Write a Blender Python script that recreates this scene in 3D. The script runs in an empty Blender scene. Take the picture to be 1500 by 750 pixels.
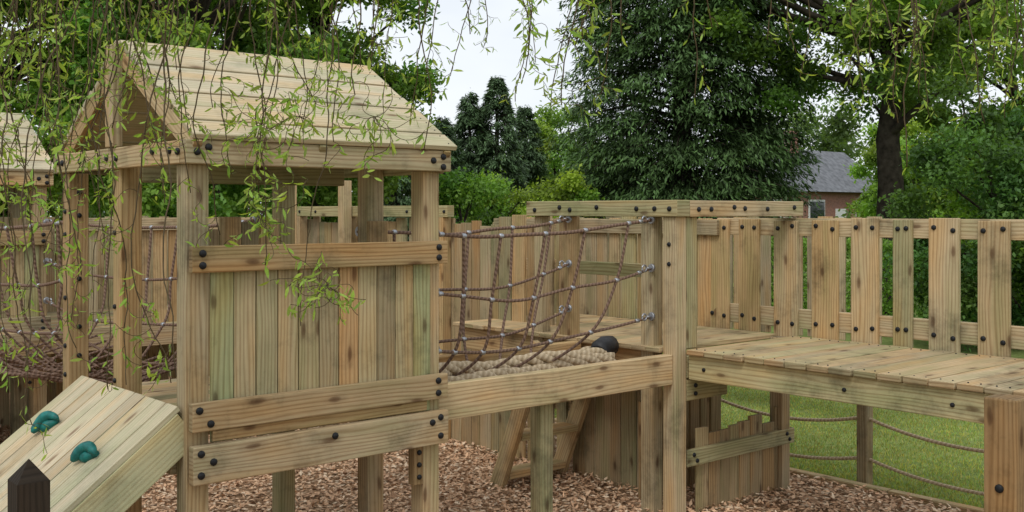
import bpy, math, random, bmesh
import numpy as np
from mathutils import Vector, Matrix
random.seed(7); rng=np.random.default_rng(7)
H=1.9   # eye height; structure heights below are given relative to it
scene=bpy.context.scene
COL=scene.collection

# ---------------------------------------------------------------- materials
def newmat(name):
    m=bpy.data.materials.new(name); m.use_nodes=True
    nt=m.node_tree; nt.nodes.clear()
    out=nt.nodes.new('ShaderNodeOutputMaterial')
    return m,nt,out
def N(nt,t,**k):
    n=nt.nodes.new(t)
    for a,b in k.items():
        if hasattr(n,a): setattr(n,a,b)
        else: n.inputs[a].default_value=b
    return n
def mathn(nt,op,a,b=None,c=None,clamp=False):
    n=nt.nodes.new('ShaderNodeMath'); n.operation=op; n.use_clamp=clamp
    for i,v in enumerate((a,b,c)):
        if v is None: continue
        if isinstance(v,(int,float)): n.inputs[i].default_value=v
        else: nt.links.new(v,n.inputs[i])
    return n.outputs[0]
def mixc(nt,fac,a,b,blend='MIX'):
    n=nt.nodes.new('ShaderNodeMix'); n.data_type='RGBA'; n.blend_type=blend
    for s,v in ((0,fac),(6,a),(7,b)):
        if isinstance(v,(int,float)): n.inputs[s].default_value=v
        elif isinstance(v,tuple): n.inputs[s].default_value=(*v,1) if len(v)==3 else v
        else: nt.links.new(v,n.inputs[s])
    return n.outputs[2]
def ramp(nt,fac,stops):
    n=nt.nodes.new('ShaderNodeValToRGB'); e=n.color_ramp.elements
    while len(e)<len(stops): e.new(.5)
    for i,(p,c) in enumerate(stops):
        e[i].position=p; e[i].color=(*c,1) if len(c)==3 else c
    nt.links.new(fac,n.inputs[0]); return n.outputs[0]

def wood_material(name,light,dark,knotc=(.10,.05,.025),knots=.58,stain=.52):
    m,nt,out=newmat(name); L=nt.links
    uv=N(nt,'ShaderNodeUVMap')
    mp=N(nt,'ShaderNodeMapping'); mp.inputs['Scale'].default_value=(1.1,9,1); L.new(uv.outputs[0],mp.inputs[0])
    w=N(nt,'ShaderNodeTexWave',wave_type='BANDS',bands_direction='Y'); 
    w.inputs['Scale'].default_value=1.7; w.inputs['Distortion'].default_value=10; w.inputs['Detail'].default_value=1.5; w.inputs['Detail Scale'].default_value=.7
    L.new(mp.outputs[0],w.inputs[0])
    mp2=N(nt,'ShaderNodeMapping'); mp2.inputs['Scale'].default_value=(3,90,1); L.new(uv.outputs[0],mp2.inputs[0])
    n2=N(nt,'ShaderNodeTexNoise'); n2.inputs['Scale'].default_value=1.6; n2.inputs['Detail'].default_value=5; L.new(mp2.outputs[0],n2.inputs[0])
    wp=mathn(nt,'POWER',w.outputs['Fac'],2.2)
    f=mathn(nt,'MULTIPLY_ADD',wp,.52,mathn(nt,'MULTIPLY_ADD',n2.outputs['Fac'],.9,-.28),clamp=True)
    c=mixc(nt,f,light,dark)
    # broad heartwood / sapwood variation along each board
    mp5=N(nt,'ShaderNodeMapping'); mp5.inputs['Scale'].default_value=(.9,5,1); L.new(uv.outputs[0],mp5.inputs[0])
    n5=N(nt,'ShaderNodeTexNoise'); n5.inputs['Scale'].default_value=1.3; n5.inputs['Detail'].default_value=2; L.new(mp5.outputs[0],n5.inputs[0])
    c=mixc(nt,1.0,c,ramp(nt,n5.outputs['Fac'],[(.32,(.80,.88,.79)),(.5,(1,1,1)),(.68,(1.05,.91,.75))]),'MULTIPLY')
    # knots
    mp3=N(nt,'ShaderNodeMapping'); mp3.inputs['Scale'].default_value=(2.6,7.5,1); L.new(uv.outputs[0],mp3.inputs[0])
    nd=N(nt,'ShaderNodeTexNoise'); nd.inputs['Scale'].default_value=3; L.new(mp3.outputs[0],nd.inputs[0])
    va=N(nt,'ShaderNodeVectorMath',operation='MULTIPLY_ADD'); L.new(nd.outputs['Color'],va.inputs[0]); va.inputs[1].default_value=(.12,.12,0); L.new(mp3.outputs[0],va.inputs[2])
    vo=N(nt,'ShaderNodeTexVoronoi',voronoi_dimensions='2D'); vo.inputs['Scale'].default_value=1; L.new(va.outputs[0],vo.inputs[0])
    sep=N(nt,'ShaderNodeSeparateColor'); L.new(vo.outputs['Color'],sep.inputs[0])
    gate=mathn(nt,'GREATER_THAN',sep.outputs[0],knots)
    k=mathn(nt,'MULTIPLY',ramp(nt,vo.outputs['Distance'],[(.0,(1,1,1)),(.07,(.8,.8,.8)),(.11,(.28,.28,.28)),(.22,(0,0,0))]),gate)
    c=mixc(nt,mathn(nt,'MULTIPLY',k,.85),c,knotc)
    # drying cracks
    mp6=N(nt,'ShaderNodeMapping'); mp6.inputs['Scale'].default_value=(1.3,55,1); mp6.inputs['Location'].default_value=(3,9,0); L.new(uv.outputs[0],mp6.inputs[0])
    n6=N(nt,'ShaderNodeTexNoise'); n6.inputs['Scale'].default_value=1; n6.inputs['Detail'].default_value=1; L.new(mp6.outputs[0],n6.inputs[0])
    crk=ramp(nt,n6.outputs['Fac'],[(.76,(0,0,0)),(.79,(1,1,1))])
    c=mixc(nt,mathn(nt,'MULTIPLY',crk,.5),c,tuple(v*.28 for v in dark))
    # weather stains in object space
    tc=N(nt,'ShaderNodeTexCoord')
    ns=N(nt,'ShaderNodeTexNoise'); ns.inputs['Scale'].default_value=2.6; ns.inputs['Detail'].default_value=7; ns.inputs['Roughness'].default_value=.7; L.new(tc.outputs['Object'],ns.inputs[0])
    st=ramp(nt,ns.outputs['Fac'],[(.32,(stain,stain*1.03,stain)),(.47,(.94,.95,.92)),(.72,(1.13,1.10,1.06))])
    c=mixc(nt,1.0,c,st,'MULTIPLY')
    at=N(nt,'ShaderNodeAttribute',attribute_name='tint')
    c=mixc(nt,1.0,c,at.outputs['Color'],'MULTIPLY')
    p=N(nt,'ShaderNodeBsdfPrincipled'); p.inputs['Roughness'].default_value=.78; p.inputs['Specular IOR Level'].default_value=.2
    L.new(c,p.inputs['Base Color'])
    b=N(nt,'ShaderNodeBump'); b.inputs['Strength'].default_value=.3; b.inputs['Distance'].default_value=.004
    hh=mathn(nt,'ADD',mathn(nt,'MULTIPLY',f,-1),mathn(nt,'MULTIPLY_ADD',crk,-2,mathn(nt,'MULTIPLY',n2.outputs['Fac'],.6))); L.new(hh,b.inputs['Height']); L.new(b.outputs[0],p.inputs['Normal'])
    L.new(p.outputs[0],out.inputs[0]); return m
WOOD=wood_material('treated_pine',(.50,.405,.262),(.265,.18,.095))
WOODROOF=wood_material('roof_pine',(.60,.53,.39),(.45,.365,.245),(.16,.09,.05),.72,.68)
WOODDARK=wood_material('weathered_oak',(.05,.042,.035),(.018,.015,.012),(.01,.008,.006))

def simple(name,col,rough=.6,metal=0,noise=0,nscale=30,spec=.4):
    m,nt,out=newmat(name); p=N(nt,'ShaderNodeBsdfPrincipled'); p.inputs['Roughness'].default_value=rough; p.inputs['Metallic'].default_value=metal
    p.inputs['Specular IOR Level'].default_value=spec
    tc=N(nt,'ShaderNodeTexCoord'); ns=N(nt,'ShaderNodeTexNoise'); ns.inputs['Scale'].default_value=nscale; ns.inputs['Detail'].default_value=4
    nt.links.new(tc.outputs['Object'],ns.inputs[0])
    c=ramp(nt,ns.outputs['Fac'],[(.3,tuple(v*(1-noise) for v in col)),(.7,tuple(v*(1+noise) for v in col))])
    nt.links.new(c,p.inputs['Base Color'])
    b=N(nt,'ShaderNodeBump'); b.inputs['Strength'].default_value=.2; b.inputs['Distance'].default_value=.01; nt.links.new(ns.outputs['Fac'],b.inputs['Height']); nt.links.new(b.outputs[0],p.inputs['Normal'])
    nt.links.new(p.outputs[0],out.inputs[0]); return m
BOLT=simple('black_bolt_cap',(.008,.009,.011),.5,0,.2,60,.3)
METAL=simple('galvanised_steel',(.36,.37,.39),.45,.8,.2,80)
TEAL=simple('teal_hold',(.004,.13,.115),.55,0,.35,40)
BLACKWRAP=simple('black_tape',(.015,.015,.017),.5,0,.2,50)
BARK=simple('bark',(.040,.033,.025),.95,0,.5,9,.1)
TWIG=simple('willow_twig',(.085,.062,.032),.8,0,.3,40,.2)

def rope_material(name,ca,cb,pitch):
    m,nt,out=newmat(name); L=nt.links
    uv=N(nt,'ShaderNodeUVMap'); sp=N(nt,'ShaderNodeSeparateXYZ'); L.new(uv.outputs[0],sp.inputs[0])
    a=mathn(nt,'MULTIPLY_ADD',sp.outputs[0],1/pitch,mathn(nt,'MULTIPLY',sp.outputs[1],1.0))
    s=mathn(nt,'SINE',mathn(nt,'MULTIPLY',a,2*math.pi))
    s=mathn(nt,'MULTIPLY_ADD',s,.5,.5)
    nz=N(nt,'ShaderNodeTexNoise'); nz.inputs['Scale'].default_value=120; L.new(uv.outputs[0],nz.inputs[0])
    f=mathn(nt,'MULTIPLY_ADD',nz.outputs['Fac'],.5,mathn(nt,'MULTIPLY',s,.5),clamp=True)
    c=mixc(nt,f,ca,cb)
    p=N(nt,'ShaderNodeBsdfPrincipled'); p.inputs['Roughness'].default_value=.85; p.inputs['Specular IOR Level'].default_value=.2
    L.new(c,p.inputs['Base Color'])
    b=N(nt,'ShaderNodeBump'); b.inputs['Strength'].default_value=.8; b.inputs['Distance'].default_value=.004; L.new(s,b.inputs['Height']); L.new(b.outputs[0],p.inputs['Normal'])
    L.new(p.outputs[0],out.inputs[0]); return m
ROPE=rope_material('brown_rope',(.085,.052,.038),(.24,.155,.11),.028)
ROPEL=rope_material('manila_rope',(.30,.22,.13),(.62,.51,.35),.03)

def leaf_material(name,trans=.3,rough=.55):
    m,nt,out=newmat(name); L=nt.links
    at=N(nt,'ShaderNodeAttribute',attribute_name='tint')
    p=N(nt,'ShaderNodeBsdfPrincipled'); p.inputs['Roughness'].default_value=rough; p.inputs['Specular IOR Level'].default_value=.3
    L.new(at.outputs['Color'],p.inputs['Base Color'])
    if trans<=0: L.new(p.outputs[0],out.inputs[0]); return m
    t=N(nt,'ShaderNodeBsdfTranslucent')
    tc=mixc(nt,1.0,at.outputs['Color'],(1.7,1.7,.7),'MULTIPLY'); L.new(tc,t.inputs[0])
    mx=N(nt,'ShaderNodeMixShader'); mx.inputs[0].default_value=trans
    L.new(p.outputs[0],mx.inputs[1]); L.new(t.outputs[0],mx.inputs[2]); L.new(mx.outputs[0],out.inputs[0]); return m
LEAF=leaf_material('leaf',.40); NEEDLE=leaf_material('needle',.12,.6)
CHIP=leaf_material('wood_chip',.0,.85)

# ---------------------------------------------------------------- builders
def empty(name,loc=(0,0,0)):
    e=bpy.data.objects.new(name,None); COL.objects.link(e); e.location=loc; e.empty_display_size=.2
    bpy.context.view_layer.update(); return e
PAL=[(1,1,1),(1,1,1),(1.02,.96,.88),(.90,1.0,.90),(1.04,1.0,.94),(.88,.91,.92),(1.04,.91,.76),(.86,.95,.82),(.98,.86,.70)]
class MB:
    def __init__(s): s.V=[];s.F=[];s.UV=[];s.T=[];s.S=[]
    def beam(s,a,b,w,h,up=(0,0,1),tint=None,j=.0012):
        a=Vector(a)+Vector((0,0,H)); b=Vector(b)+Vector((0,0,H)); d=(b-a); Ln=d.length; d.normalize()
        up=Vector(up); side=d.cross(up)
        if side.length<1e-4: up=Vector((1,0,0)); side=d.cross(up)
        side.normalize(); up=side.cross(d).normalized()
        w=w/2+random.uniform(0,j); h=h/2+random.uniform(0,j); e=random.uniform(0,j)
        a=a-d*e; b=b+d*e
        n=len(s.V)
        for p in (a,b):
            for x,y in ((-1,-1),(1,-1),(1,1),(-1,1)): s.V.append(tuple(p+side*w*x+up*h*y))
        o=(random.uniform(0,50),random.uniform(0,50))
        if tint is None:
            k=random.choice(PAL)
            q=random.uniform(.78,1.12); tint=tuple(q*v for v in k)
        def f(idx,uv,dk=1.0):
            s.F.append([n+i for i in idx][::-1]); s.UV+= [(o[0]+u,o[1]+v) for u,v in uv][::-1]; s.T+=[tuple(dk*v for v in tint)]*4; s.S.append(False)
        W=2*w;Q=2*h
        f((0,1,5,4),((0,0),(0,W),(Ln,W),(Ln,0)))
        f((1,2,6,5),((0,W),(0,W+Q),(Ln,W+Q),(Ln,W)))
        f((2,3,7,6),((0,W+Q),(0,2*W+Q),(Ln,2*W+Q),(Ln,W+Q)))
        f((3,0,4,7),((0,-Q),(0,0),(Ln,0),(Ln,-Q)))
        f((0,3,2,1),((5,5),(5,5+Q),(5+W,5+Q),(5+W,5)),.8)   # end grain is darker timber
        f((4,5,6,7),((5,6),(5+W,6),(5+W,6+Q),(5,6+Q)),.8)
    def box(s,x0,x1,y0,y1,z0,z1,axis=None,tint=None):
        d=(x1-x0,y1-y0,z1-z0)
        if axis is None: axis=d.index(max(d))
        cx,cy,cz=(x0+x1)/2,(y0+y1)/2,(z0+z1)/2
        if axis==0: s.beam((x0,cy,cz),(x1,cy,cz),d[1],d[2],(0,0,1),tint)
        elif axis==1: s.beam((cx,y0,cz),(cx,y1,cz),d[0],d[2],(0,0,1),tint)
        else: s.beam((cx,cy,z0),(cx,cy,z1),d[0],d[1],(0,1,0),tint)
    def bolt(s,p,n,r=.016):
        p=Vector(p)+Vector((0,0,H)); n=Vector(n).normalized(); a=n.orthogonal().normalized(); b=n.cross(a); i0=len(s.V); K=10
        q=min(1,r/.012)
        for rr,hh in ((r,-.002),(r,.004*q),(r*.75,.009*q)):
            for k in range(K):
                t=2*math.pi*k/K; s.V.append(tuple(p+n*hh+a*rr*math.cos(t)+b*rr*math.sin(t)))
        for l in range(2):
            for k in range(K):
                s.F.append([i0+l*K+k,i0+l*K+(k+1)%K,i0+(l+1)*K+(k+1)%K,i0+(l+1)*K+k]); s.UV+=[(0,0)]*4; s.T+=[(1,1,1)]*4; s.S.append(True)
        s.F.append([i0+2*K+k for k in range(K)]); s.UV+=[(0,0)]*K; s.T+=[(1,1,1)]*K; s.S.append(True)
    def tube(s,pts,rad,seg=8,tint=(1,1,1),rel=True):
        off=Vector((0,0,H if rel else 0)); P=[Vector(p)+off for p in pts]
        if not hasattr(rad,'__len__'): rad=[rad]*len(P)
        t0=(P[1]-P[0]).normalized(); a=t0.orthogonal().normalized(); i0=len(s.V); ln=0; Ls=[]
        for i,p in enumerate(P):
            t=(P[min(i+1,len(P)-1)]-P[max(i-1,0)]).normalized()
            a=(a-t*a.dot(t)); a.normalize(); b=t.cross(a)
            if i: ln+=(P[i]-P[i-1]).length
            Ls.append(ln)
            for k in range(seg):
                g=2*math.pi*k/seg; s.V.append(tuple(p+(a*math.cos(g)+b*math.sin(g))*rad[i]))
        for i in range(len(P)-1):
            for k in range(seg):
                k2=(k+1)%seg
                s.F.append([i0+i*seg+k,i0+i*seg+k2,i0+(i+1)*seg+k2,i0+(i+1)*seg+k])
                s.UV+=[(Ls[i],k/seg),(Ls[i],(k+1)/seg),(Ls[i+1],(k+1)/seg),(Ls[i+1],k/seg)]; s.T+=[tint]*4; s.S.append(True)
        for base,rev in ((i0,True),(i0+(len(P)-1)*seg,False)):
            f=[base+k for k in range(seg)]
            s.F.append(f[::-1] if rev else f); s.UV+=[(0,0)]*seg; s.T+=[tint]*seg; s.S.append(False)
    def finish(s,name,mat,parent=None,bevel=0):
        me=bpy.data.meshes.new(name); me.from_pydata(s.V,[],s.F)
        uvl=me.uv_layers.new(name='UVMap'); uvl.data.foreach_set('uv',np.array(s.UV,dtype=np.float32).ravel())
        ca=me.color_attributes.new('tint','FLOAT_COLOR','CORNER')
        t=np.ones((len(s.T),4),dtype=np.float32); t[:,:3]=np.array(s.T); ca.data.foreach_set('color',t.ravel())
        me.polygons.foreach_set('use_smooth',s.S)
        me.materials.append(mat); ob=bpy.data.objects.new(name,me); COL.objects.link(ob)
        if parent: ob.parent=parent; ob.matrix_parent_inverse=parent.matrix_world.inverted()
        if bevel:
            m=ob.modifiers.new('bevel','BEVEL'); m.width=bevel; m.segments=2; m.limit_method='ANGLE'; m.angle_limit=.8
        return ob

def leaves(name,pos,dr,nr,L,W,col,mat,parent=None):
    n=len(pos); dr=dr/np.linalg.norm(dr,axis=1,keepdims=True)
    sd=np.cross(dr,nr); sd/=np.linalg.norm(sd,axis=1,keepdims=True)+1e-9
    L=np.broadcast_to(L,(n,))[:,None]; W=np.broadcast_to(W,(n,))[:,None]
    v=np.stack([pos,pos+dr*L*.45+sd*W*.5,pos+dr*L,pos+dr*L*.45-sd*W*.5],1).reshape(-1,3)
    me=bpy.data.meshes.new(name); me.vertices.add(4*n); me.loops.add(4*n); me.polygons.add(n)
    me.vertices.foreach_set('co',v.astype(np.float32).ravel()); me.loops.foreach_set('vertex_index',np.arange(4*n,dtype=np.int32))
    me.polygons.foreach_set('loop_start',np.arange(0,4*n,4,dtype=np.int32)); me.polygons.foreach_set('loop_total',np.full(n,4,dtype=np.int32))
    me.update(calc_edges=True)
    ca=me.color_attributes.new('tint','FLOAT_COLOR','POINT'); c=np.ones((n,4,4),dtype=np.float32); c[:,:,:3]=col[:,None,:]; ca.data.foreach_set('color',c.ravel())
    me.materials.append(mat); ob=bpy.data.objects.new(name,me); COL.objects.link(ob)
    if parent: ob.parent=parent; ob.matrix_parent_inverse=parent.matrix_world.inverted()
    return ob
def rnd(n): 
    v=rng.normal(size=(n,3)); return v/np.linalg.norm(v,axis=1,keepdims=True)

# ================================================================ TOWER
def tower(name,x0,y0,full=True):
    """playhouse tower, front-left corner at x0,y0"""
    T=empty(name,(x0+.66,y0+.8,0)); X=x0; Y=y0
    X1=X+1.32; Y1=Y+1.58
    b=MB(); B=MB(); R=MB()
    p=.1
    xs=(X,X1-p); ys=(Y+.03,Y+.55+.2,Y1-p-.02)
    for i,x in enumerate(xs):
        for j,y in enumerate(ys):
            if i==1 and j==1: y=Y+.52
            b.box(x,x+p,y,y+p,-H-.05,.20 if not j==1 else .24)
    y=Y+.15
    while y<Y1-.12:
        b.box(X+.02,X1-.02,y,y+.115,-.955,-.925); y+=.12
    b.box(X+.1,X1-.1,Y1-.09,Y1-.05,-1.12,-.96); b.box(X+.1,X1-.1,Y+.72,Y+.76,-1.1,-.96)
    b.box(X-.02,X+.02,Y+.14,Y1-.14,-1.12,-.97); b.box(X1-.02,X1+.02,Y+.14,Y1-.1,-1.12,-.97)
    b.box(X-.03,X1+.03,Y-.03,Y+.026,.20,.30)
    b.box(X-.03,X1+.03,Y1-.02,Y1+.035,.20,.30)
    b.box(X-.032,X-.003,Y+.03,Y1-.024,.201,.299); b.box(X1+.003,X1+.03,Y+.03,Y1-.024,.19,.299)
    b.box(X+.1,X1-.1,Y+.75,Y+.80,.14,.24)
    tints=[(.76,.99,.86),(.98,1,.95),(.82,.90,.85),(1.0,.99,.92),(.93,.93,.86),(.78,.79,.74),(1.08,.87,.68),(.97,1,.93),(.68,.69,.66),(.93,.95,.86),(.78,.99,.84)]
    n=11; wd=(1.32-.105-.06)/n
    for i in range(n):
        xx=X+.105+i*wd
        b.box(xx,xx+wd-.005,Y+.012+random.uniform(0,.005),Y+.034,-.98,-.16,2,tints[i])
    b.box(X+.0,X1+.01,Y-.028,Y+.006,-.255,-.145); b.box(X-.0,X1+.01,Y-.03,Y+.006,-.92,-.80)
    b.box(X+.1,X1-.1,Y-.006,Y+.01,-.972,-.925)
    b.box(X,X1+.01,Y-.035,Y+.008,-1.14,-.98)
    for x,z in ((X+.045,-.175),(X+.045,-.225),(X1-.045,-.175),(X1-.045,-.225)): B.bolt((x,Y-.03,z),(0,-1,0))
    for x,z in ((X+.03,-.83),(X+.08,-.89),(X1-.05,-.83),(X1-.05,-.89)): B.bolt((x,Y-.032,z),(0,-1,0))
    for x,z in ((X+.035,-1.01),(X+.035,-1.10),(X+.09,-1.05),(X+.68,-1.02),(X1-.09,-1.03),(X1-.04,-1.01),(X1-.04,-1.10)): B.bolt((x,Y-.037,z),(0,-1,0))
    for x,z in ((X+.02,.25),(X+.07,.27),(X1-.08,.25),(X1-.02,.27),(X1-.02,.22)): B.bolt((x,Y-.032,z),(0,-1,0))
    for y in (Y+.04,Y+.12,Y+.3,Y+.72,Y+.84,Y+1.2,Y+1.46,Y+1.53): B.bolt((X-.034,y,.25+random.uniform(-.015,.015)),(-1,0,0))
    for z in (-.1,-.45,-.8): B.bolt((X-.002,Y+.82,z),(-1,0,0),.012)
    for z in (.1,-.02,-.35,-.6,-.75): B.bolt((X+.05,ys[2]-.002,z),(0,-1,0),.013); B.bolt((X-.002,ys[2]+.05,z-.1),(-1,0,0),.013)
    b.box(X+.82,X+.95,Y1-.16,Y1-.135,-.95,-.03); b.box(X+.955,X+1.06,Y1-.16,Y1-.135,-.95,-.06)
    b.box(X+1.07,X+1.19,Y1-.16,Y1-.135,-.95,-.04); b.box(X+.7,X+.81,Y1-.16,Y1-.135,-.95,-.10)
    b.box(X1-p-.01,X1+.01,Y+.495,Y+.518,-.95,-.05)
    b.box(X1-.16,X1-.105,Y+.02,Y+.07,-1.34,-1.14,2,(.6,.5,.4)); 
    for z in (-1.18,-1.24,-1.30): B.bolt((X1-.13,Y+.018,z),(0,-1,0),.013)
    # roof
    yr=Y+.775; zr=.79; ye=Y-.045; ze=.30
    sl=Vector((0,yr-ye,zr-ze)); Ls=sl.length; sd=sl.normalized(); nm=Vector((0,-sd.z,sd.y))
    nb=7; w=Ls/nb
    for side in (0,1):
        for i in range(nb):
            c=Vector((0,ye,ze))+sd*(w*(i+.5))+nm*(.012+.004*(i%2))
            u=nm
            if side: c=Vector((0,2*yr-c.y,c.z)); u=Vector((0,-nm.y,nm.z))
            xa=X-.005+random.uniform(-.008,.008); xb=X1+.05+random.uniform(-.008,.008)
            R.beam((xa,c.y,c.z),(xb,c.y,c.z),w-.011,.024,u,tuple(np.array(random.choice([(1,1,1),(1,.98,.93),(.94,.97,.93)]))*random.uniform(.84,1.06)))
            if not side:
                for xx in (X+.03,X+.62,X1+.01):
                    for dd in (-.3,.3): B.bolt((xx,c.y+sd.y*w*dd+nm.y*.013,c.z+sd.z*w*dd+nm.z*.013),nm,.0035)
    for x in (X+.02,X+.62,X1):
        for sgn in (0,1):
            a=Vector((x,ye+.02,ze-.04)); e=Vector((x,yr,zr-.045)); u=nm
            if sgn: a.y=2*yr-a.y; u=Vector((0,-nm.y,nm.z))
            b.beam(a,e,.04,.08,u)
    b.box(X-.05,X-.0,yr-.045,yr+.045,.302,.78,2)
    z=.31
    while z<.72:
        hw=(zr-z-.10)/(zr-ze)*(yr-ye)
        if hw>.05: b.box(X1-.03,X1-.01,yr-hw,yr+hw,z,z+.112,1,(1.05,.78,.55))
        z+=.115
    b.finish('frame',WOOD,T,.005); B.finish('bolts',BOLT,T); R.finish('roof_boards',WOODROOF,T,.004)
    return T
tower('playhouse_tower',1.92,4.28)
tower('playhouse_tower.001',1.40,8.6)

# ================================================================ ROPES
def sagline(a,b,sag,n=24):
    a=Vector(a);b=Vector(b); return [a.lerp(b,i/n)-Vector((0,0,sag*4*(i/n)*(1-i/n))) for i in range(n+1)]
def cr(pts,n=6):
    P=[Vector(p) for p in pts]; P=[P[0]*2-P[1]]+P+[P[-1]*2-P[-2]]; o=[]
    for i in range(1,len(P)-2):
        for k in range(n):
            t=k/n; a,b,c,d=P[i-1],P[i],P[i+1],P[i+2]
            o.append(.5*((2*b)+(c-a)*t+(2*a-5*b+4*c-d)*t*t+(3*b-a-3*c+d)*t**3))
    o.append(P[-2]); return o
def clamp(M,p,d,r=.013,l=.017):
    d=Vector(d).normalized(); p=Vector(p); M.tube([p-d*l,p-d*l*.6,p+d*l*.6,p+d*l],[r*.75,r,r,r*.75],8)
def eyebolt(M,p,n):
    p=Vector(p); n=Vector(n).normalized(); M.tube([p,p+n*.012],[.028,.024],12); M.tube([p,p+n*.05],.008,6)
    c=p+n*.07; u=Vector((0,0,1)); M.tube([c+(n*math.cos(t)+u*math.sin(t))*.02 for t in np.linspace(0,2*math.pi,13)],.006,6)
def net_bridge(name,a0,a1,b0,b1,zt0,zt1,nv,bottom=-.93,lean=.78):
    T=empty(name,((a0[0]+b1[0])/2,(a0[1]+b1[1])/2,0)); R=MB(); M=MB()
    wob=[[random.uniform(-1,1) for _ in range(6)] for _ in range(6)]
    def at(side,t,lvl):
        s0,s1,o0,o1=(a0,a1,b0,b1) if side==0 else (b0,b1,a0,a1)
        inw=(0,.06,.16)[lvl]
        x=s0[0]+(s1[0]-s0[0])*t; y=s0[1]+(s1[1]-s0[1])*t
        ox=o0[0]+(o1[0]-o0[0])*t; oy=o0[1]+(o1[1]-o0[1])*t
        k=inw*4*t*(1-t)
        x+=(ox-x)*k; y+=(oy-y)*k
        ww=wob[side*3+lvl]
        z=(zt0+(zt1-zt0)*t)-.30*lvl-(.045,.095,.085)[lvl]*4*t*(1-t)+ .014*math.sin(math.pi*t)*(ww[0]*math.sin(2*math.pi*t)+ww[1]*math.sin(4*math.pi*t))
        return Vector((x,y,z))
    d=Vector((a1[0]-a0[0],a1[1]-a0[1],0)).normalized()
    for side in (0,1):
        for lvl in range(3):
            pts=[at(side,t,lvl) for t in np.linspace(0,1,31)]
            R.tube(pts,.009 if lvl else .0105,8)
            eyebolt(M,at(side,1,lvl),-d); eyebolt(M,at(side,0,lvl),d)
            clamp(M,at(side,.06,lvl),d); clamp(M,at(side,.94,lvl),d)
    for i in range(nv):
        def keys(side):
            t=(i+.75+random.uniform(-.16,.16))/(nv+.45); tb=t*lean+.01
            return t,tb,[at(side,t,0),at(side,t+(tb-t)*.18+random.uniform(-.012,.012),1),at(side,t+(tb-t)*.5+random.uniform(-.015,.015),2)]
        t,tb,k0=keys(0); _,_,k1=keys(1)
        bx=(a0[0]+b0[0])/2+((a1[0]+b1[0])/2-(a0[0]+b0[0])/2)*tb; by=(a0[1]+b0[1])/2+((a1[1]+b1[1])/2-(a0[1]+b0[1])/2)*tb
        full=[k0[0],k0[1],k0[2],Vector((bx,by,bottom)),k1[2],k1[1],k1[0]]
        R.tube(cr(full,8),.0085,8)
        for k in k0+k1: clamp(M,k,d,.0145,.015)
    R.finish('net_ropes',ROPE,T); M.finish('metal_fittings',METAL,T)
    return T
rb=net_bridge('rope_bridge',(3.27,4.47),(5.03,4.50),(3.27,5.1),(5.03,5.24),-.11,-.05,5,-.93,.70)
w=MB(); Bt=MB()
w.box(3.245,5.018,4.32,4.385,-1.05,-.87); w.box(3.25,5.018,5.11,5.18,-1.03,-.86)
w.box(4.01,4.10,4.40,4.49,-H-.05,-1.0)
w.box(4.02,4.09,4.50,5.11,-1.04,-.96)
w.finish('side_beams',WOOD,rb,.006)
S=MB()
for off in (-.07,.07,.0):
    base=[Vector((x,4.78+off+.05*math.sin(x*5+off*20),-.895-.05*(1-((x-4.1)/.9)**2)+ (.045 if off==0 else 0)+.012*math.sin(9*x+off*30))) for x in np.linspace(3.3,4.86,90)]
    for k in range(3):
        pts=[]
        for i,p in enumerate(base):
            an=i*.16*2.2+2*math.pi*k/3
            pts.append(p+Vector((0,math.cos(an)*.023,math.sin(an)*.023)))
        S.tube(pts,.0235,8)
S.finish('braided_rope',ROPEL,rb)
S=MB(); S.tube([(4.80,4.74,-.88),(4.84,4.76,-.865),(4.90,4.78,-.855),(4.97,4.79,-.85),(4.99,4.79,-.85)],[.05,.066,.07,.062,.035],12); S.finish('rope_end_cap',BLACKWRAP,rb)

nb=net_bridge('rope_bridge.001',(2.0,5.93),(1.75,8.58),(3.1,5.93),(2.7,8.58),-.05,-.08,8,-1.05)
S=MB()
for j in np.linspace(-.4,.4,6):
    S.tube([Vector((2.4+j,5.95+t*2.6,-.95-.15*4*t*(1-t)+.25*abs(j))) for t in np.linspace(0,1,20)],.009,6)
for j in np.linspace(.05,.95,14):
    S.tube([Vector((2.4+q,5.95+j*2.6,-.95-.15*4*j*(1-j)+.25*abs(q))) for q in np.linspace(-.5,.5,9)],.009,6)
S.finish('floor_net',ROPE,nb)

# ================================================================ PLATFORM (right of bridge)
P=empty('wooden_platform',(5.6,4.95,0)); w=MB(); B=MB()
w.box(5.02,5.12,4.30,4.40,-H-.05,-.032)
w.box(5.126,5.226,4.302,4.40,-.84,-.033)
w.box(5.04,5.13,4.50,4.60,-H-.05,-.032)
w.box(5.04,5.14,5.25,5.35,-1.0,-.032); w.box(5.04,5.12,5.52,5.60,-1.0,-.032)
w.box(6.12,6.21,4.31,4.41,-H-.05,-.85); w.box(6.12,6.21,5.9,6.0,-H-.05,-.85)
w.box(5.0,5.118,4.27,5.64,-.03,.07)
w.box(5.121,6.31,4.27,4.40,-.031,.068)
for y in (4.33,4.45,4.6,4.95,5.2,5.3,5.55): B.bolt((4.998,y,.02+random.uniform(-.01,.01)),(-1,0,0))
for x in (5.2,5.32,5.55,5.66,5.9,6.2): B.bolt((x,4.268,.02+random.uniform(-.01,.01)),(0,-1,0))
for z in (-.2,-.32): B.bolt((5.018,4.35,z),(-1,0,0),.014)
y=4.41
while y<6.4:
    w.box(5.0+random.uniform(-.005,.01),6.19,y,y+.115,-.865,-.835,0,tuple(np.array((1.05,1.0,.93))*random.uniform(.9,1.15))); y+=.122
w.box(5.125,5.30,4.295,4.41,-1.02,-.885); w.box(5.125,5.52,4.30,4.41,-1.16,-1.03)
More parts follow.
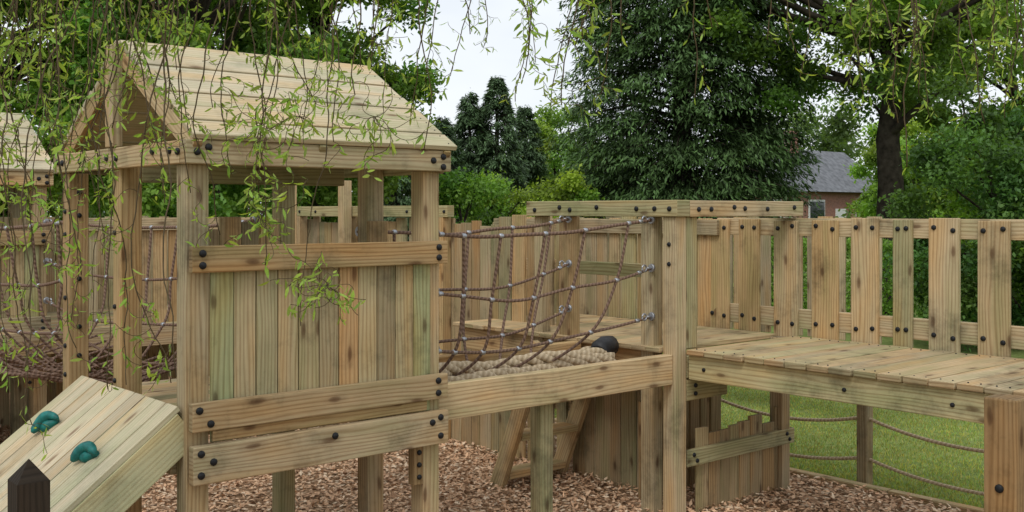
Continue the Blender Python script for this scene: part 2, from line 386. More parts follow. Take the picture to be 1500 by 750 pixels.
w.box(5.53,6.12,4.33,4.40,-1.0,-.87); w.box(5.05,5.10,4.61,6.4,-1.03,-.87)
for x,z in ((5.17,-.93),(5.17,-.98),(5.26,-.95),(5.2,-1.07),(5.2,-1.12)): B.bolt((x,4.293,z),(0,-1,0),.014)
y=4.98
while y<7.4:
    wd=random.choice([.105,.12,.14]); w.box(6.2,6.225,y,y+wd,-.95,-.06+random.uniform(-.05,.03),2); y+=wd+random.choice([.004,.006,.03])
w.box(6.17,6.20,4.9,7.4,-.17,-.06)
x=5.28
while x<6.1:
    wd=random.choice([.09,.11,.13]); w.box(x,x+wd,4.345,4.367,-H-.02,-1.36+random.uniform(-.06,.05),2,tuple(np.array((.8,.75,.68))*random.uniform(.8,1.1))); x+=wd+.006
x=5.2
while x<6.0:
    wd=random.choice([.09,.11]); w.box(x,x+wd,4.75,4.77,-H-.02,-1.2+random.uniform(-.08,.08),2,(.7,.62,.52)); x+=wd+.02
w.beam((5.14,4.325,-1.52),(6.26,4.325,-1.52),.036,.10)
for x in (5.2,6.17): B.bolt((x,4.306,-1.50),(0,-1,0),.014); B.bolt((x+.03,4.306,-1.54),(0,-1,0),.014)
w.finish('frame',WOOD,P,.005); B.finish('bolts',BOLT,P)

# ================================================================ WALKWAY
Wk=empty('wooden_walkway',(5.65,2.8,0)); w=MB(); B=MB()
y=4.26
while y>.9:
    w.box(5.07+random.uniform(-.010,.010),6.19,y-.131,y,-.868,-.836+random.uniform(-.002,.002),0,tuple(np.array(random.choice([(1.04,1.0,.94),(1,1,1),(1.06,.97,.88),(.95,1,.92)]))*random.uniform(.84,1.14)))
    for dy in (-.035,-.098): B.bolt((5.128,y+dy,-.8345),(0,0,1),.0045); B.bolt((6.12,y+dy,-.8345),(0,0,1),.0045)
    y-=.141
w.box(5.105,5.15,.9,4.27,-1.02,-.872); w.box(6.13,6.17,.9,4.27,-1.02,-.872); 
w.box(5.16,6.12,2.4,2.45,-1.0,-.872)
for y in (1.0,): w.box(5.16,5.26,y,y+.1,-H-.05,-.872); w.box(6.02,6.12,y,y+.1,-H-.05,-.872)
for y in (4.15,3.2,2.6): B.bolt((5.103,y,-.95),(-1,0,0),.012)
w.box(6.235,6.28,.8,4.95,-.165,-.045); w.box(6.235,6.28,.8,4.95,-.79,-.66)
rails=[(4.915,.19),(4.65,.185),(4.345,.20),(4.04,.21),(3.747,.20),(3.487,.135),(3.218,.205),(2.916,.20),(2.62,.2),(2.33,.19),(2.05,.2),(1.76,.2),(1.47,.2),(1.18,.2)]
for yc,wd in rails:
    wd*=.93
    w.box(6.205,6.231,yc-wd/2,yc+wd/2,-.862+random.uniform(-.006,.01),-.05+random.uniform(-.012,.012),2)
    for dy in (-wd/2+.035,wd/2-.035):
        B.bolt((6.203,yc+dy,-.105+random.uniform(-.012,.012)),(-1,0,0),.0155); B.bolt((6.203,yc+dy,-.745+random.uniform(-.015,.015)),(-1,0,0),.0155)
w.finish('frame',WOOD,Wk,.005); B.finish('bolts',BOLT,Wk)

Np=empty('wooden_post',(3.94,1.81,0)); w=MB(); B=MB()
w.box(3.88,4.0,1.74,1.86,-H-.05,-.675,2,(.68,.57,.46)); w.box(4.002,5.3,1.77,1.83,-.86,-.74); w.finish('post',WOOD,Np,.008)
B.bolt((3.878,1.8,-1.0),(-1,0,0)); B.finish('bolts',BOLT,Np)

# ================================================================ FENCES
def fence(name,a,b,z0,z1,var=.04,gap=(.004,.03),rails=(-.4,-1.4),tint=1.0,posts=True):
    a=Vector((a[0],a[1],0)); b=Vector((b[0],b[1],0)); d=(b-a).normalized(); Ln=(b-a).length; n=Vector((-d.y,d.x,0))
    T=empty(name,((a.x+b.x)/2,(a.y+b.y)/2,0)); w=MB(); s=0
    while s<Ln-.05:
        wd=random.choice([.09,.10,.115,.13,.14]); c=a+d*(s+wd/2)+n*random.uniform(0,.006)
        tl=random.uniform(-.006,.006)
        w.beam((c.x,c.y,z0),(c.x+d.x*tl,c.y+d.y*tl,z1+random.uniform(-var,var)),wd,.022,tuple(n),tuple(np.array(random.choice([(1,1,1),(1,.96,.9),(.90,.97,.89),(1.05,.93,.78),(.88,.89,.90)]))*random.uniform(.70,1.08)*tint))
        s+=wd+random.choice([gap[0],gap[0],gap[1]])
    for r in rails:
        p=a+n*.035; q=b+n*.035; w.beam((p.x,p.y,r),(q.x,q.y,r),.04,.09)
    k=0
    while posts and k<Ln:
        p=a+d*k+n*.10; w.beam((p.x,p.y,-H-.05),(p.x,p.y,z1-.05),.09,.09,tuple(n)); k+=1.8
    w.finish('boards',WOOD,T,.003); return T
fence('picket_fence',(5.4,10.0),(5.4,5.62),-H-.02,-.07,.045,(.006,.045),tint=.93)
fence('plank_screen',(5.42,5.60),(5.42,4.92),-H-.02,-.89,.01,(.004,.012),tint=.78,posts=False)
fence('picket_fence.001',(.3,10.05),(5.35,10.05),-H-.02,-.08,.04,(.006,.03))
fence('plank_railing',(8.2,8.6),(8.2,4.72),-1.1,-.06,.02,(.02,.06),rails=(-.14,-.95),tint=1.05)
C=empty('fence_cap_beam',(5.4,8.1,0)); w=MB(); B=MB()
w.box(5.3,5.37,6.94,9.4,-.045,.05); 
for y in (6.98,7.5,7.9,8.4,9.0,9.3): B.bolt((5.298,y,0),(-1,0,0),.014); 
for y in (7.0,8.0,8.4,9.3): w.box(5.30,5.385,y,y+.09,-H-.05,-.047)
w.box(5.2,5.29,8.35,8.44,-H-.05,.28); w.box(4.6,4.7,8.3,8.4,-H,.3)
w.finish('beam',WOOD,C,.004); B.finish('bolts',BOLT,C)
D=empty('wooden_platform.001',(2.5,9,0)); w=MB()
y=8.45
while y<9.95:
    w.box(-.6,4.6,y,y+.118,-.93,-.90,0); y+=.124
w.box(-.6,4.6,8.40,8.445,-1.07,-.90)
w.box(.3,.4,8.5,8.6,-H,-.1); w.box(3.3,3.4,8.5,8.6,-H,-.05); w.box(4.4,4.5,8.5,8.6,-H,-.05); w.box(2.9,4.5,8.47,8.5,-.15,-.05)
x=2.95
while x<4.4: w.box(x,x+.11,8.50,8.52,-.9,-.1+random.uniform(-.04,.04),2); x+=.13 if random.random()<.7 else .3
w.finish('frame',WOOD,D,.004)

# ================================================================ LADDER
Ld=empty('wooden_ladder',(5.03,5.4,0)); w=MB()
for x in (4.76,5.33): w.beam((x,5.68,-H-.01),(x,5.225,-.87),.045,.12,(0,1,.35),(1.15,1.07,.95))
for z in (-1.80,-1.52,-1.26,-1.04):
    t=(z+H)/(1.03); y=5.68-.455*t; w.box(4.785,5.305,y-.075,y+.075,z-.022,z+.022,0,(1.25,1.15,1.0))
w.finish('rails_and_treads',WOOD,Ld,.005)

# ================================================================ CLIMBING RAMP
Rp=empty('climbing_ramp',(1.3,4.9,0)); w=MB()
sx,sz=.794,.608
up=Vector((-sz,0,sx)); dn=Vector((-sx,0,-sz))
top=Vector((1.895,0,-.815)); Lr=1.78
y=4.34
while y<5.45:
    wd=.112; a=top+Vector((0,y+wd/2,0))-up*(.012+random.uniform(0,.002)); b_=a+dn*Lr
    w.beam(a,b_,wd-.007,.024,tuple(up),tuple(np.array(random.choice([(1,1,1),(1.03,1,.96),(.95,.98,.94)]))*random.uniform(.80,1.05))); y+=wd+.003
for yy in (4.36,5.47):
    a=top+Vector((0,yy,0))-up*.105; w.beam(a+dn*.02,a+dn*(Lr-.02),.045,.158,tuple(up))
w.finish('boards',WOODROOF,Rp,.004)
hm=MB(); hb=MB()
def hold(c,ang,L=.07,r=.024):
    c=Vector(c)-Vector((0,0,.015)); f=Vector((0,1,0)); g=dn
    d1=f*math.cos(ang)+g*math.sin(ang); d2=-f*math.sin(ang)+g*math.cos(ang)
    pts=[];rr=[]
    for t in np.linspace(-1,1,15):
        pts.append(c+d1*L*t+d2*.045*(t*t)+up*(.015+.022*(1-t*t)*(1-.3*t))); rr.append(r*(.30+.7*math.sqrt(max(0,1-abs(t)**2.2)))*(1+.18*t+.08*math.sin(5*t+ang*9)))
    hm.tube(pts,rr,12)
    pts=[c+d1*L*t*.75+d2*.02+up*.002 for t in np.linspace(-1,1,9)]; hm.tube(pts,[r*1.15*math.sqrt(1.02-t*t*.8)*(.9+.15*math.sin(4*t+ang)) for t in np.linspace(-1,1,9)],10)
    q=c+up*.045-d2*.012; hb.bolt(q,up,.008)
hold((1.624,4.585,-.998),.5); hold((1.658,5.22,-.97),.9); hold((1.25,5.0,-1.285),.2); hold((1.0,4.6,-1.48),-.4)
hm.finish('climbing_holds',TEAL,Rp); hb.finish('hold_bolts',BOLT,Rp)

Op=empty('weathered_pointed_post',(1.1,3.67,0)); w=MB()
w.box(1.05,1.15,3.62,3.72,-H-.05,-.87)
ob=w.finish('post',WOODDARK,Op,0)
me=ob.data
bm=bmesh.new(); bm.from_mesh(me); bm.faces.ensure_lookup_table(); tf=max(bm.faces,key=lambda f:f.calc_center_median().z)
r=bmesh.ops.poke(bm,faces=[tf]); 
for v in r['verts']: v.co.z=H-.80
bm.to_mesh(me); bm.free()
w=MB(); w.box(.4,1.045,3.64,3.70,-1.06,-1.0); w.box(.4,1.045,3.64,3.70,-1.5,-1.42); w.finish('rails',WOODDARK,Op,.004)

# ================================================================ ROPE FENCE on the lawn edge
Rf=empty('rope_fence',(6.75,4,0)); w=MB(); R=MB()
py=[7.0,5.5,4.06,2.6,1.1]
for y in py: w.box(6.69,6.77,y-.04,y+.04,-H-.05,-1.27)
for i in range(4):
    for z,s in ((-1.42,.10),(-1.70,.09)):
        R.tube(sagline((6.73,py[i],z),(6.73,py[i+1],z),s),.0125,8)
w.finish('posts',WOOD,Rf,.006); R.finish('ropes',ROPEL,Rf)
E=empty('timber_edging',(6.62,4,0)); w=MB()
for y in np.arange(-1,12,2.4): w.box(6.56,6.63,y,y+2.39,-H-.05,-H+.05,1,(1.15,1.1,1.0))
w.finish('sleepers',WOOD,E,.008)

# ================================================================ GROUND
def plane(name,x0,x1,y0,y1,z,mat,nx=2,ny=2,amp=0):
    me=bpy.data.meshes.new(name); xs=np.linspace(x0,x1,nx); ys=np.linspace(y0,y1,ny)
    V=[(x,y,z+(amp*(math.sin(x*2.3+y)+math.sin(y*3.1-x*1.7))*.5)) for y in ys for x in xs]
    F=[(j*nx+i,j*nx+i+1,(j+1)*nx+i+1,(j+1)*nx+i) for j in range(ny-1) for i in range(nx-1)]
    me.from_pydata(V,[],F); me.materials.append(mat); ob=bpy.data.objects.new(name,me); COL.objects.link(ob); return ob
def groundmat(name,stops,scale,bump):
    m,nt,out=newmat(name); L=nt.links; tc=N(nt,'ShaderNodeTexCoord')
    n=N(nt,'ShaderNodeTexNoise'); n.inputs['Scale'].default_value=scale; n.inputs['Detail'].default_value=8; n.inputs['Roughness'].default_value=.7; L.new(tc.outputs['Object'],n.inputs[0])
    c=ramp(nt,n.outputs['Fac'],stops)
    n2=N(nt,'ShaderNodeTexNoise'); n2.inputs['Scale'].default_value=.9; n2.inputs['Detail'].default_value=4; L.new(tc.outputs['Object'],n2.inputs[0])
    c=mixc(nt,1.0,c,ramp(nt,n2.outputs['Fac'],[(.3,(.72,.74,.7)),(.7,(1.15,1.12,1.05))]),'MULTIPLY')
    p=N(nt,'ShaderNodeBsdfPrincipled'); p.inputs['Roughness'].default_value=.95; p.inputs['Specular IOR Level'].default_value=.1; L.new(c,p.inputs['Base Color'])
    b=N(nt,'ShaderNodeBump'); b.inputs['Strength'].default_value=.8; b.inputs['Distance'].default_value=bump; L.new(n.outputs['Fac'],b.inputs['Height']); L.new(b.outputs[0],p.inputs['Normal'])
    L.new(p.outputs[0],out.inputs[0]); return m
GR=groundmat('grass_ground',[(.3,(.11,.15,.04)),(.5,(.20,.26,.08)),(.7,(.30,.33,.14))],14,.03)
CHG=groundmat('chip_ground',[(.3,(.16,.09,.05)),(.5,(.40,.25,.15)),(.7,(.58,.40,.26))],45,.03)
plane('grass_lawn',-400,400,-400,400,0,GR)
plane('woodchip_ground',-5,6.57,-3,12,.012,CHG,60,80,.012)
n=95000; x=rng.uniform(1.0,6.55,n); y=rng.uniform(2.5,10,n)
pos=np.stack([x,y,np.full(n,.02)+rng.uniform(0,.028,n)],1)
dr=rnd(n); dr[:,2]*=.28; nr=rnd(n)*.4+np.array([0,0,1]); base=np.array([(.72,.49,.31),(.62,.39,.23),(.80,.62,.43),(.48,.29,.17),(.75,.47,.28)])
leaves('wood_chips',pos,dr,nr,rng.uniform(.022,.055,n),rng.uniform(.013,.028,n),base[rng.integers(0,5,n)]*rng.uniform(.75,1.12,(n,1)),CHIP)
n=150000; x=6.66+rng.uniform(0,1,n)**1.3*7; y=rng.uniform(1,10,n)
pos=np.stack([x,y,np.zeros(n)],1); dr=rnd(n)*.6; dr[:,2]=1; nr=rnd(n)
patch=1+.16*np.sin(x*2.1+1.3*np.sin(y*1.7))*np.sin(y*2.6+x)
gc=np.array([.27,.345,.11])*(rng.uniform(.6,1.35,n)*patch)[:,None]*np.stack([rng.uniform(.8,1.5,n),np.ones(n),rng.uniform(.8,1.2,n)],1)
leaves('grass_blades',pos,dr,nr,rng.uniform(.015,.04,n),.008,gc,LEAF)

# ================================================================ TREES
def limb(M,a,b,r0,r1,wob=.12,n=7):
    a=Vector(a); b=Vector(b); L=(b-a).length; pts=[]
    o=Vector((random.uniform(-1,1),random.uniform(-1,1),random.uniform(-.3,.6)))*wob*L
    for i in range(n+1):
        t=i/n; pts.append(a.lerp(b,t)+o*math.sin(math.pi*t)*.6+Vector((random.uniform(-1,1),random.uniform(-1,1),0))*.015*L)
    M.tube(pts,[r0+(r1-r0)*(i/n) for i in range(n+1)],7,rel=False); return pts
def broadleaf(name,x,y,h,rad,z0,nclump,nleaf,col,leafL=.10,tr=.16,cr_=.55,flat=.6):
    T=empty(name,(x,y,0)); M=MB(); tp=limb(M,(x,y,-.1),(x+random.uniform(-.3,.3),y,z0+(h-z0)*.7),tr,tr*.3,.04,10)
    cs=[]; 
    for i in range(nclump):
        v=rnd(1)[0]; q=rng.uniform(.35,1)**.6
        c=np.array([x,y,(z0+h)/2])+v*q*np.array([rad,rad,(h-z0)/2])*rng.uniform(.8,1.05)
        cs.append(c)
        if i%2==0:
            k=tp[min(len(tp)-1,max(3,int(len(tp)*(.35+.5*(c[2]-z0)/(h-z0)))))]
            limb(M,k,c,tr*.32,.012,.12)
    M.finish('trunk_and_limbs',BARK,T)
    cs=np.array(cs); idx=rng.integers(0,nclump,nleaf)
    cr0=rng.uniform(.6,1.25,nclump)*cr_
    g=rnd(nleaf)*(rng.uniform(0,1,(nleaf,1))**.5)*cr0[idx][:,None]; 
    g[:,2]*=flat
    pos=cs[idx]+g+rng.normal(size=(nleaf,3))*.07
    dr=rnd(nleaf); dr[:,2]-=.35; nr=rnd(nleaf)*.8+np.array([0,0,1.0])
    ct=rng.uniform(.65,1.35,nclump)[idx][:,None]; hue=rng.uniform(-.15,.2,nclump)[idx]
    c=np.array(col)*ct*rng.uniform(.65,1.35,(nleaf,1)); c[:,0]*=1+hue
    L=rng.uniform(.7,1.3,nleaf)*leafL
    leaves('foliage',pos,dr,nr,L,L*.62,c,LEAF,T); return T
def conifer(name,x,y,h,rad,nbr,per,col,shape=.6,z0=.2,leafL=.26,top=0.15,tip=1.0,lt=.15,ub=.6):
    T=empty(name,(x,y,0)); M=MB(); M.tube([(x,y,-.1),(x,y,h*.5),(x,y,h*.97)],[.05*rad+.1,.03*rad+.05,.02],8,rel=False)
    P=[];Dd=[];C=[]
    for i in range(nbr):
        t=rng.uniform(0,1)**1.1; z=z0+(h-z0)*t
        R=rad*((1-t)**shape*(1-top)+top*(1-t)**.5)*rng.uniform(.78,1.08)+.1
        R*= min(1,.80+t*2.5)
        a=rng.uniform(0,2*math.pi); ca,sa=math.cos(a),math.sin(a)
        if i%5==0: M.tube([(x,y,z),(x+ca*R*.5,y+sa*R*.5,z+.12*R),(x+ca*R*.9,y+sa*R*.9,z+.02*R)],[.03,.02,.008],5,rel=False)
        u=rng.uniform(.05,1,per)**ub
        lat=rng.normal(size=per)*lt*R*(1.2-u)+rng.normal(size=per)*.07
        px=x+ca*R*u-sa*lat; py=y+sa*R*u+ca*lat; pz=z+.28*R*u-.36*R*u*u-np.abs(lat)*.35+rng.normal(size=per)*.06
        P.append(np.stack([px,py,pz],1))
        d=np.stack([ca*.7+rng.normal(size=per)*.5,sa*.7+rng.normal(size=per)*.5,rng.normal(size=per)*.35-.6],1); Dd.append(d)
        tint=rng.uniform(.65,1.35)
        C.append(np.array(col)*tint*(rng.uniform(.5,1.0,(per,1))+tip*(u[:,None]**8)))
    M.finish('trunk_and_branches',BARK,T)
    P=np.concatenate(P);Dd=np.concatenate(Dd);C=np.concatenate(C); n=len(P)
    nr=rnd(n)*.6+np.array([0,0,1.]); L=rng.uniform(.5,1.2,n)*leafL
    leaves('foliage',P,Dd,nr,L,L*.28,C,NEEDLE,T); return T

conifer('conifer_tree',16.95,14.35,15.5,2.68,2500,120,(.050,.092,.028),.34,.3,.145,.2,1.2,.20,.42)
for (x,y,h,r) in ((21.2,26.6,5.6,1.4),(21.9,26.1,6.1,1.5),(23.8,26.9,5.4,1.3),(19.9,26.3,4.7,1.4),(18.6,27.0,5.2,1.6)):
    conifer('pine_tree',x,y,h,r,220,120,(.065,.11,.048),.8,.3,.17,.15,.8,.2,.5)
GL=(.19,.30,.05); GM=(.125,.23,.042); GD=(.08,.155,.038)
broadleaf('broadleaf_tree',10.4,17.4,8.5,2.1,1.2,85,60000,GM,.10)
broadleaf('broadleaf_tree',7.2,16.0,9.0,2.7,1.0,110,75000,GM,.10)
broadleaf('broadleaf_tree',5.4,19.5,9.0,3.0,1.0,100,65000,GL,.11)
broadleaf('broadleaf_tree',2.2,17.5,8.2,2.4,1.0,80,50000,GL,.10)
broadleaf('broadleaf_tree',9.0,21.5,8.0,2.6,.8,80,45000,GL,.12)
broadleaf('oak_tree',18.2,10.7,10.5,4.0,2.9,105,60000,GM,.10,.30,.60)
broadleaf('broadleaf_tree',22.5,10.2,8.0,2.6,1.0,65,36000,GL,.12)
broadleaf('broadleaf_tree',26.0,27.7,6.0,1.7,.5,45,22000,(.21,.32,.07),.14)
broadleaf('broadleaf_tree',32.4,18.4,5.2,1.4,.6,40,20000,GL,.12,.08,.5)
broadleaf('dark_shrub',14.6,6.9,3.7,1.25,.0,50,32000,GD,.07,.06,.4)
broadleaf('leafy_bush',13.8,14.5,2.8,.85,.0,35,18000,(.22,.34,.05),.08,.05,.3)
broadleaf('leafy_bush',12.9,16.2,2.9,1.0,.0,35,18000,(.13,.25,.045),.08,.05,.33)
broadleaf('leafy_bush',14.9,17.4,2.8,1.0,.0,35,16000,(.20,.32,.05),.08,.05,.33)
broadleaf('leafy_bush',27.5,14.9,4.5,1.3,.0,45,20000,GL,.12,.06,.45)
broadleaf('leafy_bush',29.0,13.4,4.8,1.9,.0,45,22000,GL,.13,.06,.5)
broadleaf('leafy_bush',32.5,11.5,5.2,2.6,.0,45,22000,GM,.14,.06,.6)
n=60000; x=rng.uniform(15.0,16.2,n); y=rng.uniform(-1,13,n); z=rng.uniform(0,1.42,n)
face=rng.integers(0,3,n); x=np.where(face==0,15.0+np.abs(rng.normal(size=n))*.05,x); z=np.where(face==1,1.42-np.abs(rng.normal(size=n))*.06,z)
leaves('clipped_hedge',np.stack([x,y,z],1),rnd(n),rnd(n),rng.uniform(.04,.09,n),.045,np.array([.19,.33,.06])*rng.uniform(.5,1.5,(n,1)),LEAF)
# distant belt of trees, open where the house stands
n=280; a0=math.atan2(.757,.653); ang=rng.uniform(-.75,.75,n)+a0; dist=rng.uniform(44,66,n)
ah=math.atan2(31.9,47.2); nearh=(np.abs(ang-ah)<.05); dist=np.where(nearh,rng.uniform(64,74,n),dist)
cx=np.cos(ang)*dist; cy=np.sin(ang)*dist; cz=rng.uniform(.3,4.6,n)+np.where(nearh,3.0,0)
nl=140000; idx=rng.integers(0,n,nl); g=rnd(nl)*(rng.uniform(0,1,(nl,1))**.45)*rng.uniform(1.0,2.0,n)[idx][:,None]
pos=np.stack([cx[idx],cy[idx],cz[idx]],1)+g; pos[:,2]=np.abs(pos[:,2])
L=rng.uniform(.2,.4,nl)
leaves('background_trees',pos,rnd(nl),rnd(nl)*.8+np.array([0,0,1.]),L,L*.6,np.array([.12,.19,.06])*rng.uniform(.6,1.4,n)[idx][:,None]*rng.uniform(.7,1.3,(nl,1)),LEAF)

# ================================================================ HOUSE
def brickmat():
    m,nt,out=newmat('brick'); tc=N(nt,'ShaderNodeTexCoord'); L=nt.links
    mp=N(nt,'ShaderNodeMapping'); mp.inputs['Rotation'].default_value=(math.pi/2,0,0); L.new(tc.outputs['Object'],mp.inputs[0])
    b=N(nt,'ShaderNodeTexBrick'); b.inputs['Scale'].default_value=4.4; b.inputs['Color1'].default_value=(.36,.14,.09,1); b.inputs['Color2'].default_value=(.24,.09,.06,1); b.inputs['Mortar'].default_value=(.34,.29,.25,1)
    L.new(mp.outputs[0],b.inputs[0]); p=N(nt,'ShaderNodeBsdfPrincipled'); p.inputs['Roughness'].default_value=.9; L.new(b.outputs[0],p.inputs['Base Color']); L.new(p.outputs[0],out.inputs[0]); return m
BR=brickmat(); SL=simple('slate',(.12,.125,.135),.7,0,.4,4); WH=simple('white_frame',(.75,.75,.73),.5,0,.05,10); GLS=simple('window_glass',(.03,.035,.04),.08,0,.1,3,.8)
hs=empty('brick_house',(47.8,31.4,0))
def bx(name,x0,x1,y0,y1,z0,z1,mat):
    w=MB(); w.box(x0,x1,y0,y1,z0-H,z1-H,tint=(1,1,1)); o=w.finish(name,mat,hs); return o
bx('walls',45,53,31,36,0,3.0,BR); bx('chimney',47.5,48.3,33,33.8,4.4,6.1,BR)
me=bpy.data.meshes.new('roof'); me.from_pydata([(44.6,30.6,2.9),(53.4,30.6,2.9),(53.4,36.4,2.9),(44.6,36.4,2.9),(44.6,33.5,5.2),(53.4,33.5,5.2)],[],[(0,1,5,4),(2,3,4,5),(0,4,3),(1,2,5),(0,3,2,1)]); me.materials.append(SL)
o=bpy.data.objects.new('roof',me); COL.objects.link(o); o.parent=hs; o.matrix_parent_inverse=hs.matrix_world.inverted()
for y in (31.7,34.0): bx('window_frame',44.94,44.99,y,y+1.3,1.2,2.5,WH); bx('window_glass',44.90,44.935,y+.1,y+1.2,1.3,2.4,GLS)
for x in (46.2,50.5): bx('window_frame',x,x+1.4,30.94,30.99,1.2,2.5,WH); bx('window_glass',x+.1,x+1.3,30.90,30.935,1.3,2.4,GLS)
bx('door',48.6,49.5,30.93,30.99,0,2.05,WH)

# ================================================================ WILLOW (hanging over the play area)
Wl=empty('willow_tree',(0,0,0))
def site(lat,dep): return (.757*lat+.653*dep,-.653*lat+.757*dep)
TW=MB(); LV=[]
def curly(p,d,L,step,curl,drop):
    pts=[Vector(p)]; d=Vector(d); ax=Vector(rnd(1)[0]); 
    for i in range(int(L/step)):
        if random.random()<.3: ax=Vector(rnd(1)[0])
        d=(d+ax.cross(d)*curl+Vector((0,0,-drop))).normalized(); pts.append(pts[-1]+d*step)
    return pts
def addleaf(p,d,L): LV.append((p,d,L))
def strand(lat,dep,ztop,zend,dens=1.0):
    x,y=site(lat,dep); pts=[Vector((x,y,H+ztop))]; dx=Vector((0,0,0)); k=0
    while pts[-1].z>H+zend:
        dx+=Vector((random.gauss(0,1),random.gauss(0,1),0))*.13; dx*=.88
        d=Vector((dx.x,dx.y,-1)).normalized(); pts.append(pts[-1]+d*.025)
        pts[-1].x+= (x-pts[-1].x)*.03; pts[-1].y+=(y-pts[-1].y)*.03
        k+=1
        if k>260: break
    n=len(pts); TW.tube(pts,[.0023*(1-.7*i/n)+.0006 for i in range(n)],4,rel=False)
    tuft=random.choice([.15,1])
    for i,p in enumerate(pts[2:],2):
        if random.random()<.07: tuft=random.choice([0.05,.15,.9,1.8])
        if i>n-10: tuft=1.4
        if random.random()<.33*dens*tuft:
            out=Vector(rnd(1)[0]); out.z=-abs(out.z)*.8; L=random.uniform(.03,.13)
            tw=curly(p,out,L,.012,.55,.12)
            if len(tw)>2: TW.tube(tw,.0008,3,rel=False)
            for q in tw[1:]:
                if random.random()<.78: addleaf(q,Vector(rnd(1)[0])+Vector((0,0,-.7)),random.uniform(.017,.036))
        if random.random()<.26*dens*tuft: addleaf(p,Vector(rnd(1)[0])+Vector((0,0,-1.1)),random.uniform(.019,.039))
S_=[(-1.19,-.42,.9),(-1.16,-.46,1),(-1.12,-.30,.9),(-1.09,-.15,1),(-1.06,-.34,.6),(-1.03,.02,1),(-.99,.08,1),(-.95,.18,1),(-.90,.20,.6),(-.846,.05,.9),(-.80,.2,.8),(-.77,-.35,.25),(-.75,.05,.5),
 (-.70,.25,.8),(-.64,.10,1.2),(-.60,.20,1.1),(-.577,-.10,1.4),(-.53,.25,1),(-.49,.18,1.4),(-.46,.33,.8),(-.427,-.24,.3),(-.39,.38,.8),(-.316,.16,1.2),(-.27,.36,.8),(-.23,.30,.8),(-.16,.42,.8),(-.095,.22,1.3),(-.08,.32,1.2),(-.03,.40,.8),
 (.03,.26,1.0),(.07,.24,1.2),(.10,.38,.8),(.19,.29,1.2),(.23,.40,.8),(.33,.42,.7),(.41,.27,.9),(.5,.44,.6),(.58,.41,.8),(.66,.38,.9),(.72,.33,1.2),(.775,.36,1.3),(.82,.28,1.3),(.87,.22,.7),(.90,.36,1.3),(.95,.27,1.2),(1.0,.10,.35),(1.03,.35,1.3),(1.07,.30,1.3),(1.11,.22,1.2),(1.15,.30,1.3),(1.18,.18,1.2)]
for lat,ze,dn_ in S_:
    k=random.uniform(.85,1.3)
    strand(lat*k,2.5*k,1.3,ze*k,dn_)
for _ in range(40):
    lat=random.choice([random.uniform(-1.25,-.25),random.uniform(-1.25,-.8),random.uniform(-.45,.05),random.uniform(.6,1.25)]); k=random.uniform(.95,1.6)
    strand(lat*k,2.5*k,1.35,random.uniform(.22,.44)*k,1.1)
for _ in range(16):
    lat=random.uniform(-1.22,-.92); k=random.uniform(.9,1.5)
    strand(lat*k,2.5*k,1.3,random.uniform(-.42,.15)*k,.8)
for lat,ze in ((-1.17,-.2),(-1.13,-.5),(-1.10,-.05),(-1.04,-.1),(-1.0,-.25),(-.92,.02),(-.67,-.05),(-.61,.0),(-.50,.10),(-.56,.06)):
    k=random.uniform(1.0,1.3); strand(lat*k,2.5*k,1.3,ze*k,.8)
def spray(lat,dep,z,nn,sp):
    x,y=site(lat,dep)
    for _ in range(nn):
        o=Vector((random.gauss(0,sp),random.gauss(0,sp),random.gauss(0,sp*.4))); tw=curly(Vector((x,y,H+z)),o.normalized()+Vector((0,0,-.1)),random.uniform(.06,.2),.013,.5,.07); TW.tube(tw,.0009,3,rel=False)
        for q in tw[2:]:
            if random.random()<.9: addleaf(q,Vector(rnd(1)[0])+Vector((0,0,-.6)),random.uniform(.018,.037))
spray(-.427,2.5,-.17,17,.1); spray(-.577,2.5,0.0,13,.05); spray(-.59,2.5,.2,12,.05); spray(-.49,2.5,.22,12,.05); spray(-.316,2.5,.22,11,.04)
TW.finish('branchlets',TWIG,Wl)
V=[];F=[];Cc=[]
for p,d,L in LV:
    d=Vector(d).normalized(); s=d.orthogonal().normalized(); q=Matrix.Rotation(random.uniform(0,6.28),3,d); s=q@s; nn=d.cross(s); cu=random.uniform(-.5,.7); W=L*random.uniform(.09,.14)
    i=len(V); c0=Vector(p)
    m1=c0+d*L*.35+nn*cu*L*.12; m2=c0+d*L*.7+nn*cu*L*.42; tp=c0+d*L*.92+nn*cu*L*.9
    V+=[c0,m1+s*W,m1-s*W,m2+s*W*.75,m2-s*W*.75,tp]; F+=[(i,i+1,i+2),(i+1,i+3,i+4,i+2),(i+3,i+5,i+4)]
    b=random.uniform(.6,1.3); y_=random.uniform(.85,1.2); Cc+=[(.25*b*y_,.37*b,.07*b,1)]*6
me=bpy.data.meshes.new('leaves'); me.from_pydata([tuple(v) for v in V],[],F); ca=me.color_attributes.new('tint','FLOAT_COLOR','POINT'); ca.data.foreach_set('color',np.array(Cc,dtype=np.float32).ravel())
WLEAF=leaf_material('willow_leaf',.40,.5); me.materials.append(WLEAF); o=bpy.data.objects.new('leaves',me); COL.objects.link(o); o.parent=Wl
M=MB(); tx,ty=site(-3.4,1.6)
limb(M,(tx,ty,-.1),(tx+.2,ty-.1,3.6),.28,.2,.03)
for lat,dep in ((-1.2,2.6),(0,2.5),(1.3,2.7),(-.6,3.4),(.6,3.4)):
    x,y=site(lat,dep); limb(M,(tx+.2,ty-.1,3.5),(x,y,H+1.45),.10,.02,.08,10)
M.finish('trunk_and_limbs',BARK,Wl)

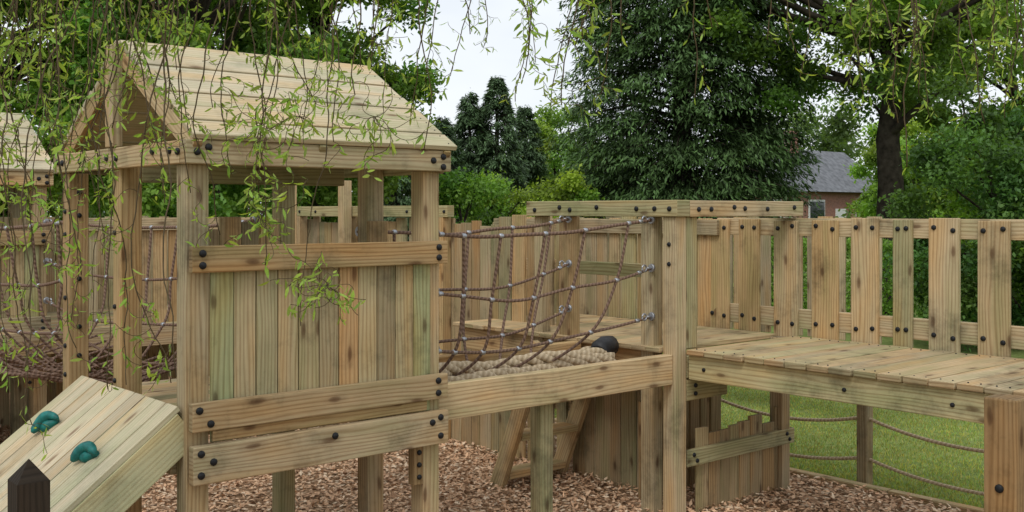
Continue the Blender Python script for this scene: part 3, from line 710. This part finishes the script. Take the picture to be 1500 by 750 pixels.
# ================================================================ LIGHT, SKY, CAMERA
wd=bpy.data.worlds.new("World"); scene.world=wd; wd.use_nodes=True; nt=wd.node_tree; nt.nodes.clear(); L=nt.links
out=nt.nodes.new('ShaderNodeOutputWorld'); bg=nt.nodes.new('ShaderNodeBackground'); sky=nt.nodes.new('ShaderNodeTexSky'); sky.sky_type='NISHITA'; sky.sun_disc=False
EL=math.radians(52); AZ=math.radians(238); sky.sun_elevation=EL; sky.sun_rotation=AZ; sky.dust_density=3
hsv=nt.nodes.new('ShaderNodeHueSaturation'); hsv.inputs['Saturation'].default_value=.35; L.new(sky.outputs[0],hsv.inputs['Color'])
tc=nt.nodes.new('ShaderNodeTexCoord'); mp=nt.nodes.new('ShaderNodeMapping'); mp.inputs['Scale'].default_value=(1,1,3); L.new(tc.outputs['Generated'],mp.inputs[0])
ns=nt.nodes.new('ShaderNodeTexNoise'); ns.inputs['Scale'].default_value=2.2; ns.inputs['Detail'].default_value=5; L.new(mp.outputs[0],ns.inputs[0])
cl=ramp(nt,ns.outputs['Fac'],[(.3,(7.2,7.7,8.3)),(.7,(9.3,9.6,9.9))])
c=mixc(nt,.88,hsv.outputs[0],cl); L.new(c,bg.inputs[0]); bg.inputs[1].default_value=.125; L.new(bg.outputs[0],out.inputs[0])
sd=bpy.data.lights.new('sun','SUN'); sd.energy=1.5; sd.angle=math.radians(20); sd.color=(1,.97,.93); so=bpy.data.objects.new('sun',sd); COL.objects.link(so)
dirv=Vector((math.sin(AZ)*math.cos(EL),math.cos(AZ)*math.cos(EL),math.sin(EL))); so.rotation_euler=dirv.to_track_quat('Z','Y').to_euler(); so.location=(0,0,20)
cam=bpy.data.cameras.new('camera'); co=bpy.data.objects.new('camera',cam); COL.objects.link(co); scene.camera=co
cam.sensor_width=36; cam.lens=36*1581/1500; cam.shift_y=-65/1500; cam.clip_end=1500; cam.clip_start=.05
co.location=(0,0,H); co.rotation_euler=(math.radians(90),0,math.radians(-40.8))
scene.view_settings.view_transform='Standard'; scene.view_settings.look='None'; scene.view_settings.exposure=0
